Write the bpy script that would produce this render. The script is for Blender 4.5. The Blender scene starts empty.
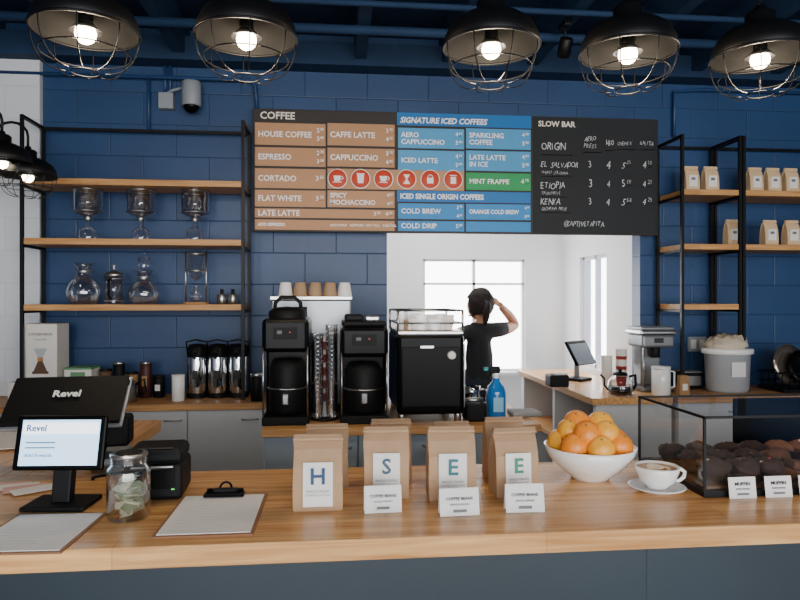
import bpy, bmesh, math, random
from mathutils import Vector, Matrix, noise, Euler
random.seed(4)
R=math.radians
# ---------------------------------------------------------------- survey helpers (metres, room frame)
CAM_H=1.5; TH=R(5.6); FPX=650.0
c0,s0=math.cos(TH),math.sin(TH)
def SX(u,Y):
    a=(u-400)/FPX; return Y*(a*c0+s0)/(c0-a*s0)
def SZ(u,v,Y):
    a=(u-400)/FPX; return CAM_H-(v-300)/FPX*Y/(c0-a*s0)
def GP(u,v,z=1.0):
    a=(u-400)/FPX; Y=(CAM_H-z)*FPX*(c0-a*s0)/(v-300); return SX(u,Y),Y
# ---------------------------------------------------------------- materials
def hexc(h):
    h=h.lstrip('#'); o=[]
    for i in (0,2,4):
        c=int(h[i:i+2],16)/255; o.append(c/12.92 if c<=.04045 else ((c+.055)/1.055)**2.4)
    return tuple(o)+(1,)
MC={}
def mat(name,col,rough=.5,metal=0,var=.06,bump=0,scale=30,emit=0,trans=0,coat=0,spec=None):
    if name in MC: return MC[name]
    m=bpy.data.materials.new(name); m.use_nodes=True; nt=m.node_tree; N=nt.nodes; L=nt.links
    p=N['Principled BSDF']; c=hexc(col) if isinstance(col,str) else col
    p.inputs['Base Color'].default_value=c; p.inputs['Roughness'].default_value=rough; p.inputs['Metallic'].default_value=metal
    if coat: p.inputs['Coat Weight'].default_value=coat
    if spec is not None: p.inputs['Specular IOR Level'].default_value=spec
    if trans: p.inputs['Transmission Weight'].default_value=trans
    if emit: p.inputs['Emission Color'].default_value=c; p.inputs['Emission Strength'].default_value=emit
    tc=N.new('ShaderNodeTexCoord'); no=N.new('ShaderNodeTexNoise'); no.inputs['Scale'].default_value=scale; no.inputs['Detail'].default_value=3
    L.new(tc.outputs['Object'],no.inputs['Vector'])
    if var:
        mx=N.new('ShaderNodeMix'); mx.data_type='RGBA'
        mx.inputs['A'].default_value=tuple(x*(1-var) for x in c[:3])+(1,); mx.inputs['B'].default_value=tuple(min(1,x*(1+var)) for x in c[:3])+(1,)
        L.new(no.outputs['Fac'],mx.inputs['Factor']); L.new(mx.outputs['Result'],p.inputs['Base Color'])
    if bump:
        b=N.new('ShaderNodeBump'); b.inputs['Strength'].default_value=bump; b.inputs['Distance'].default_value=.004
        L.new(no.outputs['Fac'],b.inputs['Height']); L.new(b.outputs['Normal'],p.inputs['Normal'])
    MC[name]=m; return m
def glassmat(name,tint=(1,1,1,1),base=.04,edge=.6):
    m=bpy.data.materials.new(name); m.use_nodes=True; nt=m.node_tree; N=nt.nodes; L=nt.links
    N.remove(N['Principled BSDF']); out=N['Material Output']
    t=N.new('ShaderNodeBsdfTransparent'); t.inputs['Color'].default_value=tint
    g=N.new('ShaderNodeBsdfGlossy'); g.inputs['Roughness'].default_value=.02
    lw=N.new('ShaderNodeLayerWeight'); lw.inputs['Blend'].default_value=.35
    mr=N.new('ShaderNodeMapRange'); mr.inputs['To Min'].default_value=base; mr.inputs['To Max'].default_value=edge
    mx=N.new('ShaderNodeMixShader'); L.new(lw.outputs['Facing'],mr.inputs['Value']); L.new(mr.outputs['Result'],mx.inputs['Fac'])
    L.new(t.outputs[0],mx.inputs[1]); L.new(g.outputs[0],mx.inputs[2]); L.new(mx.outputs[0],out.inputs['Surface'])
    MC[name]=m; return m
def woodmat(name,ca,cb,rough=.35,plank=.09,axis='X',lo=.86,hi=1.1):
    m=bpy.data.materials.new(name); m.use_nodes=True; nt=m.node_tree; N=nt.nodes; L=nt.links; p=N['Principled BSDF']
    tc=N.new('ShaderNodeTexCoord'); mp=N.new('ShaderNodeMapping')
    mp.inputs['Scale'].default_value=(1.2,26,26) if axis=='X' else (26,1.2,26)
    L.new(tc.outputs['Object'],mp.inputs['Vector'])
    n1=N.new('ShaderNodeTexNoise'); n1.inputs['Scale'].default_value=2.2; n1.inputs['Detail'].default_value=8; n1.inputs['Distortion'].default_value=.6
    L.new(mp.outputs[0],n1.inputs['Vector'])
    mp2=N.new('ShaderNodeMapping')
    if axis=='Y': mp2.inputs['Rotation'].default_value=(0,0,R(90))
    L.new(tc.outputs['Object'],mp2.inputs['Vector'])
    br=N.new('ShaderNodeTexBrick'); br.inputs['Scale'].default_value=1; br.inputs['Brick Width'].default_value=.9; br.inputs['Row Height'].default_value=plank
    br.inputs['Mortar Size'].default_value=.0008; br.inputs['Color1'].default_value=(lo,lo,lo,1); br.inputs['Color2'].default_value=(hi,hi,hi,1); br.inputs['Mortar'].default_value=(.6,.6,.6,1)
    L.new(mp2.outputs[0],br.inputs['Vector'])
    cr=N.new('ShaderNodeValToRGB'); cr.color_ramp.elements[0].position=.32; cr.color_ramp.elements[0].color=hexc(ca); cr.color_ramp.elements[1].position=.7; cr.color_ramp.elements[1].color=hexc(cb)
    L.new(n1.outputs['Fac'],cr.inputs['Fac'])
    mx=N.new('ShaderNodeMix'); mx.data_type='RGBA'; mx.blend_type='MULTIPLY'; mx.inputs['Factor'].default_value=1
    L.new(cr.outputs[0],mx.inputs['A']); L.new(br.outputs['Color'],mx.inputs['B']); L.new(mx.outputs['Result'],p.inputs['Base Color'])
    p.inputs['Roughness'].default_value=rough
    b=N.new('ShaderNodeBump'); b.inputs['Strength'].default_value=.12; b.inputs['Distance'].default_value=.001
    L.new(n1.outputs['Fac'],b.inputs['Height']); L.new(b.outputs['Normal'],p.inputs['Normal'])
    MC[name]=m; return m
def blockmat(name,col,mort,rough=.45,plane='XZ',bw=.4,rh=.2,bumpd=.004,var=.28,ms=.005,rough_d=.6):
    m=bpy.data.materials.new(name); m.use_nodes=True; nt=m.node_tree; N=nt.nodes; L=nt.links; p=N['Principled BSDF']
    tc=N.new('ShaderNodeTexCoord'); sp=N.new('ShaderNodeSeparateXYZ'); cb=N.new('ShaderNodeCombineXYZ')
    L.new(tc.outputs['Object'],sp.inputs[0]); L.new(sp.outputs[plane[0]],cb.inputs['X']); L.new(sp.outputs[plane[1]],cb.inputs['Y'])
    br=N.new('ShaderNodeTexBrick'); br.inputs['Scale'].default_value=1; br.inputs['Brick Width'].default_value=bw; br.inputs['Row Height'].default_value=rh
    br.inputs['Mortar Size'].default_value=ms; br.inputs['Mortar Smooth'].default_value=1
    c=hexc(col); br.inputs['Color1'].default_value=c; br.inputs['Color2'].default_value=tuple(x*.9 for x in c[:3])+(1,); br.inputs['Mortar'].default_value=hexc(mort)
    L.new(cb.outputs[0],br.inputs['Vector'])
    no=N.new('ShaderNodeTexNoise'); no.inputs['Scale'].default_value=2.2; no.inputs['Detail'].default_value=8; L.new(tc.outputs['Object'],no.inputs['Vector'])
    mr=N.new('ShaderNodeMapRange'); mr.inputs['To Min'].default_value=1-var; mr.inputs['To Max'].default_value=1+var; L.new(no.outputs['Fac'],mr.inputs['Value'])
    vm=N.new('ShaderNodeVectorMath'); vm.operation='SCALE'; L.new(br.outputs['Color'],vm.inputs[0]); L.new(mr.outputs['Result'],vm.inputs['Scale']); L.new(vm.outputs[0],p.inputs['Base Color'])
    p.inputs['Roughness'].default_value=rough
    b=N.new('ShaderNodeBump'); b.invert=True; b.inputs['Strength'].default_value=.45; b.inputs['Distance'].default_value=bumpd
    n2=N.new('ShaderNodeTexNoise'); n2.inputs['Scale'].default_value=35; n2.inputs['Detail'].default_value=5; L.new(tc.outputs['Object'],n2.inputs['Vector'])
    ad=N.new('ShaderNodeMath'); ad.operation='MULTIPLY_ADD'; ad.inputs[1].default_value=rough_d; L.new(n2.outputs['Fac'],ad.inputs[0]); L.new(br.outputs['Fac'],ad.inputs[2])
    L.new(ad.outputs[0],b.inputs['Height']); L.new(b.outputs['Normal'],p.inputs['Normal'])
    MC[name]=m; return m
black=mat('black_powdercoat','#0c0c0e',.45,spec=.25); blackg=mat('black_gloss','#060708',.28,spec=.1); blackp=mat('black_plastic','#0d0e0f',.55,bump=.1,scale=200,spec=.2)
steel=mat('brushed_steel','#b8b8b6',.28,1); chrome=mat('chrome','#d8d8d8',.1,1); white=mat('white_ceramic','#f0efec',.18,coat=.4,var=.02)
paper=mat('paper_white','#e6e4e0',.8,var=.03); kraft=mat('kraft_paper','#ad8c6a',.75,var=.1,bump=.35,scale=40); kraftd=mat('kraft_fold','#987959',.75,var=.12)
kraftl=mat('kraft_light','#d6b88f',.75,var=.1)
ink=mat('ink_dark','#2a2a2c',.7); inkg=mat('ink_grey','#6f7072',.8)
glass=glassmat('clear_glass',base=.07,edge=.8); pane=glassmat('pane_glass',base=.03,edge=.4)
oak=woodmat('oak_butcher_block','#bd8248','#ecba7a',.27,.075); oakY=woodmat('oak_butcher_block_side','#bd8248','#ecba7a',.3,.075,'Y'); oaks=woodmat('oak_shelf','#a5733f','#d3a064',.5,.3)
oakd=woodmat('oak_tray_dark','#3a2618','#5c3f28',.4,.3)
navy=blockmat('navy_block_paint','#20416b','#17314f'); whitewash=blockmat('white_block_paint','#dfe3e6','#cfd4d8',.6,var=.08)
counterblue=blockmat('slate_concrete_panel','#1b2932','#141f27',.5,bw=1.4,rh=2,bumpd=.001,var=.5,ms=.002)
wallwhite=mat('white_plaster','#f1f2f3',.7,var=.02,scale=4); cab=mat('cabinet_white','#c9cbcb',.4,var=.03); cabg=mat('cabinet_greyblue','#93a0aa',.45,var=.05)
ceil=mat('ceiling_navy','#162840',.8,var=.2,scale=3,spec=.2); joistm=mat('joist_navy','#213753',.7,var=.25,scale=5,spec=.2)
concrete=mat('floor_concrete','#6a6662',.4,var=.15,scale=3,bump=.1)
# ---------------------------------------------------------------- mesh builder
class B:
    def __init__(s,name,loc=(0,0,0),rz=0,parent=None):
        s.name=name; s.loc=loc; s.rz=rz; s.bm=bmesh.new(); s.mats=[]; s.parent=parent
    def mi(s,m):
        if m not in s.mats: s.mats.append(m)
        return s.mats.index(m)
    def add(s,t,m,smooth=False,M=None):
        if M is not None: bmesh.ops.transform(t,matrix=M,verts=t.verts)
        i=s.mi(m)
        for f in t.faces: f.material_index=i; f.smooth=smooth
        me=bpy.data.meshes.new('t'); t.to_mesh(me); t.free(); s.bm.from_mesh(me); bpy.data.meshes.remove(me)
    def box(s,c,d,m,bev=0,rot=(0,0,0),seg=2,taper=1):
        t=bmesh.new(); bmesh.ops.create_cube(t,size=1)
        for v in t.verts:
            k=taper if v.co.z>0 else 1
            v.co=Vector((v.co.x*d[0]*k,v.co.y*d[1]*k,v.co.z*d[2]))
        if bev: bmesh.ops.bevel(t,geom=list(t.edges),offset=bev,segments=seg,profile=.5,affect='EDGES',clamp_overlap=True)
        s.add(t,m,False,Matrix.Translation(c)@Euler(rot).to_matrix().to_4x4()); return s
    def bb(s,x0,x1,y0,y1,z0,z1,m,bev=0):
        return s.box(((x0+x1)/2,(y0+y1)/2,(z0+z1)/2),(x1-x0,y1-y0,z1-z0),m,bev)
    def lathe(s,pr,c,m,seg=32,rot=(0,0,0),sc=(1,1,1),smooth=True,wob=0):
        t=bmesh.new(); rings=[]
        for r,z in pr:
            if r<1e-6: rings.append([t.verts.new((0,0,z))])
            else: rings.append([t.verts.new((r*math.cos(2*math.pi*k/seg)*sc[0],r*math.sin(2*math.pi*k/seg)*sc[1],z*sc[2])) for k in range(seg)])
        for a,b in zip(rings,rings[1:]):
            for k in range(seg):
                k2=(k+1)%seg
                if len(a)==1 and len(b)==1: continue
                if len(a)==1: t.faces.new((a[0],b[k],b[k2]))
                elif len(b)==1: t.faces.new((a[k],b[0],a[k2]))
                else: t.faces.new((a[k],b[k],b[k2],a[k2]))
        if wob:
            for v in t.verts: v.co+=noise.noise_vector((v.co+Vector(c))*40)*wob
        bmesh.ops.recalc_face_normals(t,faces=t.faces)
        s.add(t,m,smooth,Matrix.Translation(c)@Euler(rot).to_matrix().to_4x4()); return s
    def cyl(s,c,r,h,m,seg=24,rot=(0,0,0),r2=None):
        r2=r if r2 is None else r2; e=min(r,r2,h)*.08
        return s.lathe([(0,-h/2),(r-e,-h/2),(r,-h/2+e),(r2,h/2-e),(r2-e,h/2),(0,h/2)],c,m,seg,rot,smooth=False if seg<8 else True)
    def tube(s,pts,r,m,seg=8,closed=False):
        t=bmesh.new(); P=[Vector(p) for p in pts]; n=len(P); rings=[]; up=None
        for i,p in enumerate(P):
            if closed: d=(P[(i+1)%n]-P[i-1])
            else: d=P[min(i+1,n-1)]-P[max(i-1,0)]
            d.normalize()
            if up is None: up=Vector((0,0,1)) if abs(d.z)<.9 else Vector((1,0,0))
            a=d.cross(up).normalized(); b=a.cross(d).normalized(); up=b
            rings.append([t.verts.new(p+a*math.cos(2*math.pi*k/seg)*r+b*math.sin(2*math.pi*k/seg)*r) for k in range(seg)])
        rr=list(zip(rings,rings[1:]))
        if closed: rr.append((rings[-1],rings[0]))
        for a,b in rr:
            for k in range(seg): t.faces.new((a[k],b[k],b[(k+1)%seg],a[(k+1)%seg]))
        if not closed:
            t.faces.new(rings[0]); t.faces.new(rings[-1][::-1])
        bmesh.ops.recalc_face_normals(t,faces=t.faces); s.add(t,m,True); return s
    def ring(s,c,R0,r,m,n=32,rot=None,seg=6):
        pts=[Vector((R0*math.cos(2*math.pi*k/n),R0*math.sin(2*math.pi*k/n),0)) for k in range(n)]
        if rot:
            M=Euler(rot).to_matrix(); pts=[M@p for p in pts]
        return s.tube([Vector(c)+p for p in pts],r,m,seg,True)
    def poly(s,pts,m):
        t=bmesh.new(); t.faces.new([t.verts.new(p) for p in pts]); s.add(t,m); return s
    def sphere(s,c,r,m,sc=(1,1,1),seg=24,rot=(0,0,0),wob=0):
        pr=[(r*math.sin(math.pi*k/14) if 0<k<14 else 0,-r*math.cos(math.pi*k/14)*sc[2]) for k in range(15)]
        return s.lathe(pr,c,m,seg,rot,(sc[0],sc[1],1),wob=wob)
    def text(s,st,c,size,m,align='LEFT',rot=(R(90),0,0),off=0,ext=.0006,sx=1,shear=0):
        cu=bpy.data.curves.new('t','FONT'); cu.body=st; cu.size=size; cu.align_x=align; cu.align_y='CENTER'; cu.extrude=ext; cu.offset=off; cu.resolution_u=2; cu.shear=shear
        o=bpy.data.objects.new('t',cu); bpy.context.collection.objects.link(o); bpy.context.view_layer.update()
        me=bpy.data.meshes.new_from_object(o.evaluated_get(bpy.context.evaluated_depsgraph_get()))
        t=bmesh.new(); t.from_mesh(me)
        s.add(t,m,False,Matrix.Translation(c)@Euler(rot).to_matrix().to_4x4()@Matrix.Diagonal((sx,1,1,1)))
        bpy.data.objects.remove(o); bpy.data.curves.remove(cu); bpy.data.meshes.remove(me); return s
    def done(s):
        me=bpy.data.meshes.new(s.name); s.bm.to_mesh(me); s.bm.free()
        for m in s.mats: me.materials.append(m)
        o=bpy.data.objects.new(s.name,me); bpy.context.collection.objects.link(o); o.location=s.loc; o.rotation_euler=(0,0,s.rz)
        if s.parent: o.parent=s.parent
        return o
# ---------------------------------------------------------------- room shell
XL,XR,YF,YB,HC=-2.25,4.3,-3.4,4.2,3.2
B('floor').bb(XL-.2,XR+.2,YF-.2,6.2,-.12,0,concrete).done()
OX0,OX1=SX(387,YB),SX(640,YB)
b=B('wall_back'); b.bb(XL,OX0,YB,YB+.12,0,HC,navy).bb(OX1,XR,YB,YB+.12,0,HC,navy).bb(OX0,OX1,YB,YB+.12,2.25,HC,navy); b.done()
xw=SX(41,YB-.03)
B('trim_pilaster').bb(XL,xw,YB-.05,YB,0,2.98,whitewash,.004).done()
navyY=blockmat('navy_block_paint_side','#20416b','#17314f',plane='YZ')
B('wall_left').bb(XL-.12,XL,YF,YB+.12,0,HC,navyY).done()
B('wall_right').bb(XR,XR+.12,YF,YB+.12,0,HC,navyY).done()
b=B('wall_front'); b.bb(XL,XR,YF-.12,YF,0,.35,navy).bb(XL,XR,YF-.12,YF,2.9,HC,navy).bb(XL,XL+.35,YF-.12,YF,.35,2.9,navy).bb(XR-.35,XR,YF-.12,YF,.35,2.9,navy); b.done()
b=B('window_1')
for k in range(5):
    x=XL+.35+k*(XR-XL-.7)/4; b.bb(x-.03,x+.03,YF-.1,YF-.02,.35,2.9,black)
b.bb(XL+.35,XR-.35,YF-.1,YF-.02,2.2,2.26,black).done()
b=B('ceiling'); b.bb(XL,XR,YF,YB+.12,HC,HC+.1,ceil); b.done()
b=B('trim_ceiling_joists')
x=-2.05
while x<4.2:
    b.bb(x-.035,x+.035,YF,YB,3.0,HC,joistm); x+=.55
b.bb(XL,XR,4.05,YB,2.96,3.1,joistm)
b.done()
b=B('ceiling_conduit'); b.tube([(XL,3.55,2.972),(XR,3.55,2.972)],.025,joistm,12); b.tube([(XL,3.25,2.982),(XR,3.25,2.982)],.015,joistm,10)
b.done()
for u,Y in ((565,3.4),(733,3.4)):
    x=SX(u,Y); b=B('track_spotlight',(x,Y,2.86)); b.tube([(0,0,.04),(0,0,.14)],.008,black); b.cyl((0,0,0),.035,.1,black,rot=(R(35),0,0)); b.box((0,0,.12),(.04,.1,.03),black,.004); b.done()
# back room
YR=5.7
wx0,wx1=SX(423,YR),SX(525,YR); wz0,wz1=SZ(470,372,YR),SZ(470,259,YR)
XA,XBk=-.6,OX1+.005
b=B('wall_backroom'); b.bb(XA,wx0,YR,YR+.1,0,2.8,wallwhite).bb(wx1,XBk+.1,YR,YR+.1,0,2.8,wallwhite).bb(wx0,wx1,YR,YR+.1,0,wz0,wallwhite).bb(wx0,wx1,YR,YR+.1,wz1,2.8,wallwhite); b.done()
B('wall_backroom_left').bb(XA-.1,XA,YB+.12,YR+.1,0,2.8,wallwhite).done()
sy0,sy1=4.76,5.3; sz0,sz1=.95,1.86
b=B('wall_backroom_right'); b.bb(XBk,XBk+.1,YB+.12,sy0,0,2.8,wallwhite).bb(XBk,XBk+.1,sy1,YR,0,2.8,wallwhite).bb(XBk,XBk+.1,sy0,sy1,0,sz0,wallwhite).bb(XBk,XBk+.1,sy0,sy1,sz1,2.8,wallwhite); b.done()
B('ceiling_backroom').bb(XA-.1,XBk+.1,YB+.12,YR+.1,2.8,2.9,wallwhite).done()
fx=mat('fill_glow',(1,.98,.95,1),.5,emit=11,var=0)  # glow of the added fill panel
b=B('backroom_fill_panel',(.75,5.0,2.8)); b.box((0,0,-.02),(1.25,.64,.04),mat('fill_panel_white','#d8d8d8',.5),.004); b.box((0,0,-.045),(1.18,.58,.012),fx,.003); b.done()  # unseen glowing panel, added only to brighten the back room
wf=mat('window_frame_white','#dfe2e4',.4)
def window_xz(name,x0,x1,y,z0,z1,nx):
    b=B(name); t=.022
    b.bb(x0,x1,y,y+.05,z0,z0+t,wf).bb(x0,x1,y,y+.05,z1-t,z1,wf).bb(x0,x0+t,y,y+.05,z0,z1,wf).bb(x1-t,x1,y,y+.05,z0,z1,wf)
    for k in range(1,nx): xx=x0+(x1-x0)*k/nx; b.bb(xx-.013,xx+.013,y,y+.04,z0,z1,wf)
    zz=z1-(z1-z0)*.22; b.bb(x0,x1,y,y+.04,zz-.01,zz+.01,wf)
    b.bb(x0-.04,x1+.04,y-.07,y-.001,z0-.03,z0,wallwhite); return b.done()
window_xz('window_2',wx0,wx1,YR+.02,wz0,wz1,2)
b=B('window_3'); y=XBk+.03
b.bb(y,y+.05,sy0,sy1,sz0,sz0+.03,wf).bb(y,y+.05,sy0,sy1,sz1-.03,sz1,wf).bb(y,y+.05,sy0,sy0+.03,sz0,sz1,wf).bb(y,y+.05,sy1-.03,sy1,sz0,sz1,wf).bb(y,y+.04,5.02,5.05,sz0,sz1,wf).done()
# ---------------------------------------------------------------- front counter
CT=1.0; CY0,CY1=1.36,1.95
b=B('service_counter'); b.bb(-2.2,3.2,CY0,CY1,CT-.045,CT,oak,.003)
b.bb(-2.2,3.2,CY0+.05,CY1-.05,.06,CT-.045,counterblue).bb(-2.2,3.2,CY0+.09,CY1-.08,0,.06,black)
b.bb(-2.2,SX(112,2.2),CY1,2.8,CT-.045,CT,oakY,.003).bb(-2.2,SX(112,2.2)-.05,CY1-.05,2.75,0,CT-.045,cab)
b.done()
# ---------------------------------------------------------------- back counters
KT=.92
def cabinet(name,x0,x1,y0,y1,n,fm,top=oaks):
    b=B(name); b.bb(x0,x1,y0-.02,y1,KT-.035,KT,top,.002).bb(x0+.01,x1-.01,y0+.02,y1,.1,KT-.035,fm).bb(x0+.02,x1-.02,y0+.07,y1,0,.1,black)
    w=(x1-x0-.02)/n
    for k in range(n):
        a=x0+.01+k*w; b.bb(a+.003,a+w-.003,y0,y0+.02,.11,KT-.04,fm,.002)
        b.tube([(a+w-.12,y0,KT-.09),(a+w-.12,y0-.025,KT-.09),(a+w-.03,y0-.025,KT-.09),(a+w-.03,y0,KT-.09)],.005,steel,6)
    return b.done()
cabinet('base_cabinet',-2.1,SX(266,3.75),3.73,YB-.055,4,cab)
cabinet('base_cabinet',2.02,4.25,3.7,YB-.005,5,cab)
ix0,ix1=SX(262,2.97),SX(540,2.97)
cabinet('island_counter',ix0,ix1,2.97,3.6,3,cabg)
b=B('passage_counter'); px=1.5
b.bb(px,2.0,3.7,5.3,KT-.04,KT,oakY,.002).bb(px+.03,2.0,3.72,3.76,0,KT-.04,cab).bb(px+.03,2.0,5.2,5.28,0,KT-.04,cab).bb(px+.03,2.0,3.76,5.2,0,.12,cab).bb(px+.03,2.0,3.76,5.2,.52,.55,oaks).bb(px+.03,2.0,4.45,4.49,.12,KT-.04,cab).bb(1.97,2.0,3.76,5.2,.12,KT-.04,cab)
for k in range(5): b.box((1.75,4.0,.556+k*.012),(.3,.22,.012),[oaks,cab,kraft][k%3],.002)
b.done()
# ---------------------------------------------------------------- shelves
def shelf_unit(name,x0,x1,y0,y1,ztop,zs,zb,partial=None):
    b=B(name); t=.018
    for x in (x0,x1):
        for y in (y0,y1): b.bb(x-t/2,x+t/2,y-t/2,y+t/2,zb,ztop,black)
        b.bb(x-t/2,x+t/2,y0,y1,ztop-t,ztop,black)
        for z in zs: b.bb(x-t/2,x+t/2,y0,y1,z-.05,z-.035,black)
    b.bb(x0,x1,y1-t/2,y1+t/2,ztop-t,ztop,black)
    for z in zs: b.bb(x0+.01,x1-.01,y0-.005,y1-.01,z-.035,z,oaks,.002)
    return b.done()
ZS=(2.19,1.85,1.475)
shelf_unit('metal_shelf_unit',SX(22,3.85),SX(243,3.85),3.85,4.12,2.545,ZS,KT)
shelf_unit('metal_shelf_unit',2.14,2.52,3.85,4.16,2.53,ZS,KT)
shelf_unit('metal_shelf_unit',2.545,3.9,3.85,4.16,2.53,ZS[:2],KT)
# ---------------------------------------------------------------- menu board
BY=4.1; z0,z1=1.925,2.69; bx0,bx1=SX(253,BY),SX(658,BY)
empty=bpy.data.objects.new('menu_board',None); bpy.context.collection.objects.link(empty); empty.location=((bx0+bx1)/2,BY,z0)
brown=mat('menu_brown','#2a221e',.6); tan=mat('menu_tan','#bb8b62',.6,var=.03); blued=mat('menu_blue_header','#1470b6',.6,var=.03); bluel=mat('menu_blue','#4a9fd2',.6,var=.03); blue2=mat('menu_blue_mid','#2a8aca',.6,var=.03)
green=mat('menu_green','#1f9c58',.6); red=mat('menu_red','#cf4528',.6); chalkb=mat('chalkboard','#191c1f',.7,var=.35,scale=4); chalk=mat('chalk','#cfd1d1',.9); mtxt=mat('menu_text_white','#fbfaf8',.7); hdr=mat('menu_text_cream','#efe6da',.7)
mb=B('panel'); mb.bb(bx0,bx1,BY,BY+.03,z0,z1,brown,.003)
for xx in (bx0+.3,bx1-.3,.8): mb.bb(xx-.03,xx+.03,BY+.03,YB,2.5,2.56,black)
HB=(z1-z0)
def vz(u,v):
    t=(u-253)/405; top=110+8*t; return z1-(v-top)/(233.5-top)*HB
def cell(u0,u1,v0,v1,m):
    um=(u0+u1)/2; mb.bb(SX(u0,BY),SX(u1,BY),BY-.004,BY+.001,vz(um,v1),vz(um,v0),m)
def tx(st,u,v,size,m=mtxt,al='LEFT',off=.001,sx=1.0,sh=0): mb.text(st,(SX(u,BY),BY-.0055,vz(u,v)),size,m,al,off=off,sx=sx,shear=sh)
def hand_text(st,u,v,size,k=1.0):
    x=SX(u,BY); z=vz(u,v)
    for ch in st:
        if ch!=' ':
            mb.text(ch,(x+random.uniform(-.001,.001),BY-.0055,z+random.uniform(-.004,.004)),size*random.uniform(.88,1.12),chalk,'LEFT',rot=(R(90),R(random.uniform(-9,9)),0),off=-.0004,sx=.75,shear=random.uniform(0,.3))
        x+=size*.46*k*(1.25 if ch in 'MWO' else .5 if ch in "I1'" else 1)
def price(u,v,w,c,k=1.0,m=mtxt,off=.0006):
    tx(w,u-4.5*k,v,.045*k,m,'RIGHT',off); tx(c,u-3.8*k,v-1.3*k,.026*k,m,'LEFT',off*.6)
    if k>.7 and m is mtxt: cell(u-4,u,v+1.6,v+2.1,m)
def price2(u,v,p1,p2,k=.85):
    price(u,v-4,*p1,k=k); price(u,v+4.5,*p2,k=k)
rows=[(125,147),(149.5,168),(170.5,190),(192,208.5),(210.5,219.5),(221.5,231.5)]
L1=['HOUSE COFFEE','ESPRESSO','CORTADO','FLAT WHITE','LATE LATTE','ADD ESPRESSO']
L2=['CAFFE LATTE','CAPPUCCINO',None,'SPICY\nMOCHACCINO','','']
P1=[(('2','50'),('3','00')),(('2','75'),('3','50')),(('3','25'),None),(('3','75'),None)]
P2=[(('3','75'),('4','25')),(('3','75'),('4','25')),None,(('4','25'),('4','75'))]
tx('COFFEE',260,117.5,.062,hdr,off=.0014)
for i,(a,c) in enumerate(rows):
    if i<4:
        cell(255,325.5,a,c,tan)
        if L2[i]: cell(327.5,394.5,a,c,tan)
    else: cell(255,394.5,a,c,tan)
    ym=(a+c)/2; big=.05 if i<5 else .026
    tx(L1[i],258,ym,big,sx=.95)
    if i<4:
        p=P1[i]
        if p[1]: price2(323.5,ym,*p)
        else: price(323.5,ym,*p[0])
    if i<4 and L2[i]:
        tx(L2[i],330,ym,.05 if i<3 else .043,sx=.95); price2(392.5,ym,*P2[i],k=.85 if i<3 else .7)
    if i==4: price(380,ym,'3','75',.8); price(392,ym,'4','50',.8)
    if i==5: tx('ADD SYRUP   ALMOND / SOY MILK   CARAMEL',330,ym,.02,off=.0003); price(392,ym,'1','00',.7)
cell(397,531,114.5,127,blued); tx('SIGNATURE ICED COFFEES',400,121,.05,off=.0015,sx=.93,sh=.2)
rb=[(129,149,'AERO\nCAPPUCCINO','SPARKLING\nCOFFEE'),(151,171,'ICED LATTE','LATE LATTE\nIN ICE'),(173,190,None,'MINT FRAPPE')]
for a,c,p,q in rb:
    if p: cell(398,464,a,c,bluel); tx(p,401,(a+c)/2,.044); price2(462,(a+c)/2,('4','50'),('5','00'))
    cell(466,530.5,a,c,green if 'MINT' in q else bluel); tx(q,469,(a+c)/2,.044)
    if 'MINT' in q: price(528.5,(a+c)/2,'4','75')
    else: price2(528.5,(a+c)/2,('4','50'),('5','00'))
cell(397,530.5,191.5,202.5,blued); tx('ICED SINGLE ORIGIN COFFEES',400,197,.046,off=.0015,sx=.86)
for a,c,p,q in [(204,219.5,'COLD BREW','ORANGE COLD BREW'),(221.5,231.5,'COLD DRIP','')]:
    cell(398,464,a,c,blue2); tx(p,401,(a+c)/2,.044)
    if q: price2(462,(a+c)/2,('3','75'),('4','25'),.7)
    else: price(462,(a+c)/2,'5','00',.8)
    cell(466,530.5,a,c,blue2)
    if q: tx(q,469,(a+c)/2,.038,sx=.84); price2(529,(a+c)/2,('4','50'),('5','00'),.6)
cell(327.5,464,170.5,190.5,tan)
for k,u in enumerate((337.5,360.5,383.5,406.5,430,453)):
    x=SX(u,BY); z=vz(u,180)
    mb.cyl((x,BY-.006,z),.062,.006,mtxt,28,(R(90),0,0)); mb.cyl((x,BY-.0075,z),.057,.006,red,28,(R(90),0,0))
    y=BY-.0115
    if k in (0,2): mb.poly([(x-.026,y,z+.018),(x-.018,y,z-.016),(x+.014,y,z-.016),(x+.022,y,z+.018)],mtxt).box((x-.002,y,z-.022),(.055,.002,.005),mtxt); mb.ring((x+.026,y,z+.004),.009,.0025,mtxt,12,(R(90),0,0))
    elif k==1: mb.poly([(x-.022,y,z+.026),(x-.016,y,z-.028),(x+.016,y,z-.028),(x+.022,y,z+.026)],mtxt).box((x,y,z+.031),(.05,.002,.007),mtxt)
    elif k==3: mb.poly([(x-.02,y,z+.03),(x-.003,y,z),(x+.003,y,z),(x+.02,y,z+.03)],mtxt).poly([(x-.022,y,z-.03),(x+.022,y,z-.03),(x+.003,y,z),(x-.003,y,z)],mtxt)
    elif k==4: mb.poly([(x-.02,y,z+.01),(x-.02,y,z-.026),(x+.02,y,z-.026),(x+.02,y,z+.01)],mtxt).ring((x,y,z+.014),.015,.0025,mtxt,16,(R(90),0,0))
    else: mb.box((x,y,z-.005),(.035,.002,.045),mtxt,.0008); mb.box((x,y,z+.026),(.045,.002,.006),mtxt)
cell(533,657.5,118,232.5,chalkb); tx('SLOW BAR',538,123.5,.05,hdr,off=.0012)
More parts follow.
